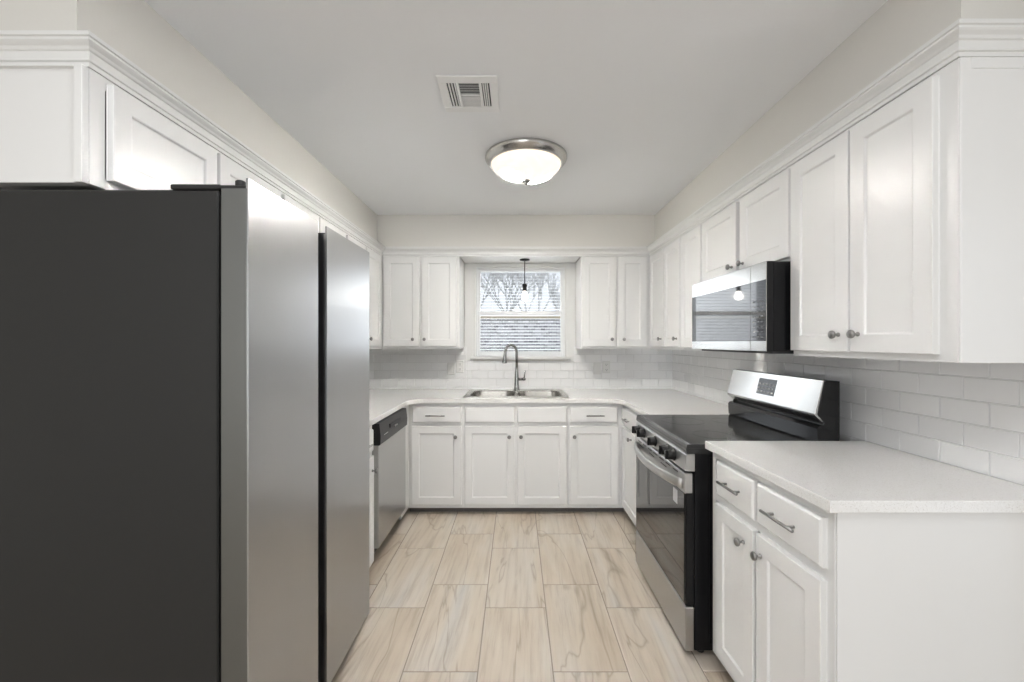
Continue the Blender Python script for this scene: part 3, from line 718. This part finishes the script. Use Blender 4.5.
# cooktop
b = MB(); b.prism([(0.0, 0.899), (0.0, 0.884), (0.006, 0.876), (0.71, 0.876), (0.71, 0.899)], 0.0, GW, 'x'); 
b.prism([(0.001, 0.899), (0.004, 0.914), (0.020, 0.917), (0.70, 0.917), (0.71, 0.912), (0.71, 0.899)], 0.0, GW, 'x', 0.0008)
ct = b.build('cooktop', M['cooktop'], rg)
b = MB(); b.box(0.002, GW-0.002, 0.0185, 0.0205, 0.9168, 0.9176); b.build('front_edge_trim', M['steel'], ct)
m = M['ring'] = mat('burner_print', (0.035, 0.035, 0.035), 0.12)
for (x, y, rr) in ((0.20, 0.20, 0.115), (0.55, 0.20, 0.085), (0.20, 0.45, 0.085), (0.55, 0.45, 0.10)):
    b = MB(); b.loft([[(x+q*math.cos(2*PI*k/48), y+q*math.sin(2*PI*k/48), h) for k in range(48)] for q, h in ((rr, .9169), (rr, .9173), (rr-.003, .9173), (rr-.003, .9169))], False, False, closed=True)
    b.build('burner_ring', M['ring'], ct)
# control panel with knobs
b = MB(); b.prism([(0.037, 0.800), (-0.004, 0.802), (0.0, 0.870), (0.004, 0.874), (0.037, 0.874)], 0.0, GW, 'x', 0.001)
cp = b.build('control_panel', M['rsteel'], rg)
for Y in (2.475, 2.375, 2.185, 2.010, 1.925):
    b = MB(); x = GY1-Y
    b.lathe([(0.027, -0.001), (0.027, -0.006), (0.022, -0.008), (0.0215, -0.030), (0.019, -0.034), (0, -0.034)], (x, 0, 0.838), 'y', 24)
    b.box(x-0.005, x+0.005, -0.044, -0.030, 0.838-0.021, 0.838+0.021, 0.0025)
    k = b.build('knob', M['black'], cp)
    MB().box(x-0.0012, x+0.0012, -0.0448, -0.0442, 0.842, 0.857).build('pointer_mark', M['label'], k)
# oven door
b = MB(); b.box(0.002, GW-0.002, -0.002, 0.035, 0.222, 0.792, 0.003); od = b.build('oven_door', M['black'], rg)
b = MB(); b.box(0.001, GW-0.001, -0.008, 0.030, 0.704, 0.7925, 0.004); b.build('top_band', M['rsteel'], od)
b = MB(); b.box(0.012, GW-0.012, -0.0052, -0.0015, 0.232, 0.7035, 0.001); b.build('oven_window', M['ovenglass'], od)
b = MB()
for k in range(7):
    x = 0.07+k*0.09; b.box(x, x+0.06, -0.0090, -0.0078, 0.775, 0.780); 
    if k % 2 == 0 and k < 6: b.box(x+0.02, x+0.10, -0.0090, -0.0078, 0.755, 0.759)
b.build('vent_slots', M['black'], od)['kind'] = 'stuff'
# bowed handle
path = []
for k in range(25):
    u = k/24; path.append((0.02+u*(GW-0.04), -0.010-0.050*math.sin(PI*u)**0.75, 0.742-0.004*math.sin(PI*u)))
b = MB(); b.tube(path, 0.0115, 12, sx=0.8, sz=1.9); b.build('handle', M['rsteel'], od)
b = MB(); b.box(GW-0.135, GW-0.085, -0.0060, -0.0050, 0.628, 0.690); b.build('energy_label', M['label'], od)
b = MB(); b.box(0.001, GW-0.001, -0.004, 0.035, 0.028, 0.216, 0.004); b.build('storage_drawer', M['dwsteel'], rg)
for xx in (0.05, GW-0.05):
    for yy in (0.08, 0.66): MB().lathe([(0.018, 0.0), (0.018, 0.01), (0.01, 0.012), (0.01, 0.031)], (xx, yy, 0), 'z', 12).build('foot', M['blackmatte'], rg)
# backguard: y local = X - GX
b = MB(); q = lambda X: X-GX-0.015
b.prism([(q(1.312), 0.917), (q(1.306), 0.925), (q(1.303), 0.985), (q(1.312), 0.997), (q(1.345), 1.0), (q(1.345), 1.180), (q(1.352), 1.192), (q(1.400), 1.188), (q(1.400), 0.917)], 0.001, GW-0.001, 'x')
endp = [(q(1.312), 0.917), (q(1.306), 0.925), (q(1.303), 0.985), (q(1.312), 0.997), (q(1.331), 1.0), (q(1.335), 1.010), (q(1.306), 1.045), (q(1.336), 1.188), (q(1.400), 1.188), (q(1.400), 0.917)]
b.prism(endp, GW-0.001, GW+0.0035, 'x'); b.prism(endp, -0.0035, 0.001, 'x')
bg = b.build('backguard', M['bgblack'], rg)
b = MB(); b.prism([(q(1.332), 1.192), (q(1.296), 1.048), (q(1.298), 1.040), (q(1.330), 1.012), (q(1.3445), 1.012), (q(1.3445), 1.190)], -0.001, GW+0.001, 'x', 0.0015)
b.build('control_fascia', M['steel'], bg)
# display lies on the slanted face
def slant(z): return q(1.296 + (1.332-1.296)*(z-1.048)/(1.192-1.048))
b = MB(); z0_, z1_ = 1.083, 1.165
b.prism([(slant(z0_)-0.0012, z0_), (slant(z1_)-0.0012, z1_), (slant(z1_)+0.003, z1_), (slant(z0_)+0.003, z0_)], GY1-2.245, GY1-2.095, 'x')
b.build('display', M['bgblack'], bg)
M['disp'] = mat('display_print', (0.22, 0.23, 0.24), 0.3)
M['mark'] = mat('faint_button_print', (0.10, 0.10, 0.105), 0.3)
b = MB()
for i in range(3):
    for j in range(5):
        zc = 1.094+i*0.019; xx = GY1-2.238+j*0.029
        b.prism([(slant(zc)-0.0017, zc), (slant(zc+.008)-0.0017, zc+.008), (slant(zc+.008)-0.001, zc+.008), (slant(zc)-0.001, zc)], xx, xx+0.019-(i+j) % 3*0.003, 'x')
b.build('display_buttons', M['label'], bg)

# ------------------------------------------------------------------ microwave
MY0, MY1, MX = 1.768, 2.512, 1.058
mw = thing('microwave', 'over-the-range stainless and black-glass microwave hung under a cabinet', 'microwave', (MX, MY1, 1.316), RR); MWd = MY1-MY0; MH = 0.384
b = MB(); b.box(0.002, MWd-0.002, 0.032, 0.42, 0.002, MH-0.0015, 0.003); b.build('body', M['black'], mw)
sx_ = MY1-1.885
b = MB(); b.box(0.0, sx_-0.001, 0.0, 0.006, 0.0, MH, 0.002); b.box(0.002, sx_-0.002, 0.006, 0.031, 0.002, MH-0.002, mi=1); dr = b.build('door', [M['steel'], M['black']], mw)
b = MB(); b.box(0.004, sx_-0.001, -0.0012, 0.01, 0.044, 0.306, 0.0005); b.build('door_glass', M['mwglass'], dr)
b = MB(); b.box(0.004, 0.055, -0.0018, -0.001, 0.044, 0.306); b.build('glass_border', M['bgblack'], dr)
b = MB(); b.box(sx_+0.001, MWd, 0.0, 0.004, 0.0, MH, 0.0015); b.box(sx_+0.002, MWd-0.0005, 0.004, 0.031, 0.001, MH-0.001, mi=1); pn = b.build('control_panel', [M['steel'], M['black']], mw)
b = MB(); b.box(sx_+0.001, MWd-0.001, -0.0012, 0.01, 0.044, 0.306, 0.0005); b.build('touch_glass', M['mwglass'], pn)
b = MB()
for i in range(8):
    for j in range(3): b.box(sx_+0.02+j*0.03, sx_+0.038+j*0.03, -0.0016, -0.0011, 0.06+i*0.022, 0.066+i*0.022)
b.build('button_marks', M['mark'], pn)
b = MB(); b.box(0.06, MWd-0.01, 0.03, 0.36, -0.010, 0.004, 0.002)
b.build('vent_grille', M['blackmatte'], mw)

# ------------------------------------------------------------------ ceiling light
LX, LY = 0.060, 2.50
cl = thing('ceiling_light', 'lit flush ceiling light, frosted glass bowl in a brushed-nickel ring', 'ceiling light', (LX, LY, CZ))
R = 0.245
b = MB(); b.lathe([(R-0.03, -0.0005), (R-0.006, -0.001), (R, -0.006), (R, -0.016), (R-0.008, -0.030), (R-0.022, -0.044), (R-0.030, -0.050), (R-0.036, -0.050), (R-0.036, -0.040)], (0, 0, 0), 'z', 64)
M['ringm'] = mat('satin_nickel_ring', (0.55, 0.54, 0.52), 0.25, 1.0)
b.build('ring', M['ringm'], cl)
b = MB(); rb = R-0.038; pr = []
for k in range(15):
    a = PI/2*k/14; pr.append((rb*math.cos(a)**1.15 if k < 14 else 0, -0.044-0.098*math.sin(a)))
b.lathe(pr, (0, 0, 0), 'z', 64); b.build('glass_bowl', M['dome'], cl)
b = MB(); b.lathe([(0.010, -0.138), (0.026, -0.143), (0.024, -0.150), (0.009, -0.156), (0.010, -0.163), (0.006, -0.168), (0, -0.169)], (0, 0, 0), 'z', 24); b.build('finial', M['nickel'], cl)

# ------------------------------------------------------------------ ceiling vent
vt = thing('ceiling_vent', 'white metal air register on the ceiling near the light', 'vent', (-0.206, 1.869, CZ))
b = MB()
w2, h2 = 0.128, 0.135; iw, ih = 0.092, 0.090
for (x0, x1, y0, y1) in ((-w2, w2, -h2, -ih), (-w2, w2, ih, h2), (-w2, -iw, -ih, ih), (iw, w2, -ih, ih), (-0.052, -0.040, -ih, ih), (0.046, 0.058, -ih, ih)):
    b.box(x0, x1, y0, y1, -0.007, -0.0005, 0.0015)
b.box(-0.040, 0.046, -0.004, 0.004, -0.007, -0.001)
b.build('frame', M['vent'], vt)
MB().box(-iw, iw, -ih, ih, -0.0015, -0.0003).build('duct_opening', M['ductdark'], vt)
for x in (-0.083, -0.070, -0.058, 0.064, 0.073, 0.082):
    MB().prism([(x-0.002, -0.0065), (x+0.001, -0.0065), (x+0.004, -0.0018), (x+0.001, -0.0018)], -ih, ih, 'y').build('louver', M['vent'], vt)
for k in range(8):
    y = 0.010+k*0.0100; z_ = y
    MB().prism([(y-0.002, -0.0065), (y+0.0055, -0.0065), (y+0.004, -0.0045), (y, -0.0045)], -0.040, 0.046, 'x').build('louver', M['vent'], vt)
for k in range(7):
    y = -0.088+k*0.0120
    MB().prism([(y, -0.0065), (y+0.002, -0.0065), (y+0.006, -0.002), (y+0.004, -0.002)], -0.040, 0.046, 'x').build('louver', M['vent'], vt)

# ------------------------------------------------------------------ pendant in the window nook
pz = 2.1125
pd = thing('pendant_light', 'small black pendant with a bare lit bulb hanging before the window', 'pendant light', (0.0795, 3.82, pz))
MB().lathe([(0.0, 0), (0.046, 0), (0.046, -0.008), (0.014, -0.016), (0, -0.016)], (0, 0, 0), 'z', 24).build('canopy', M['bronze'], pd)
MB().tube([(0, 0, -0.01), (0, 0, -0.228)], 0.0045, 10).build('rod', M['bronze'], pd)
MB().lathe([(0.007, -0.220), (0.022, -0.226), (0.023, -0.245), (0.019, -0.249), (0.0195, -0.290), (0.015, -0.293)], (0, 0, 0), 'z', 20).build('socket', M['bronze'], pd)
MB().lathe([(0.012, -0.288), (0.014, -0.305), (0.026, -0.325), (0.029, -0.345), (0.022, -0.362), (0.0, -0.370)], (0, 0, 0), 'z', 20).build('bulb', M['bulb'], pd)

# ------------------------------------------------------------------ outlets and switch
def outlet(x, z, label, kind='outlet', wd=0.072):
    o = thing('wall_outlet' if kind == 'outlet' else 'wall_switch', label, 'outlet' if kind == 'outlet' else 'light switch', (x, YB-0.0082, z), 0, 'white plates on the back wall tile')
    MB().panel(-wd/2, wd/2, -0.058, 0.058, [(0, -0.003), (0.003, -0.006)], 0).build('cover_plate', M['plate'], o)
    if kind == 'outlet':
        for s in (-1, 1):
            r_ = MB().box(-0.017, 0.017, -0.0078, -0.0058, s*0.024-0.014, s*0.024+0.014, 0.0008).build('receptacle', M['plate'], o)
            b = MB(); b.box(-0.008, -0.0055, -0.0084, -0.0076, s*0.024-0.005, s*0.024+0.006); b.box(0.0055, 0.008, -0.0084, -0.0076, s*0.024-0.005, s*0.024+0.006)
            b.box(-0.0025, 0.0025, -0.0084, -0.0076, s*0.024-0.012, s*0.024-0.007); b.build('slots', M['slot'], r_)
    else:
        MB().box(-0.016, 0.016, -0.0085, -0.0058, -0.033, 0.033, 0.001).build('rocker', M['plate'], o)
    return o
outlet(-0.618, 1.105, 'white rocker switch plate on the tile left of the sink', 'switch')
outlet(-0.535, 1.125, 'white duplex outlet on the tile left of the faucet, beside the switch')
outlet(0.862, 1.120, 'white duplex outlet on the tile right of the faucet')
outlet(0.775, 1.108, 'white rocker switch plate on the tile right of the window', 'switch')
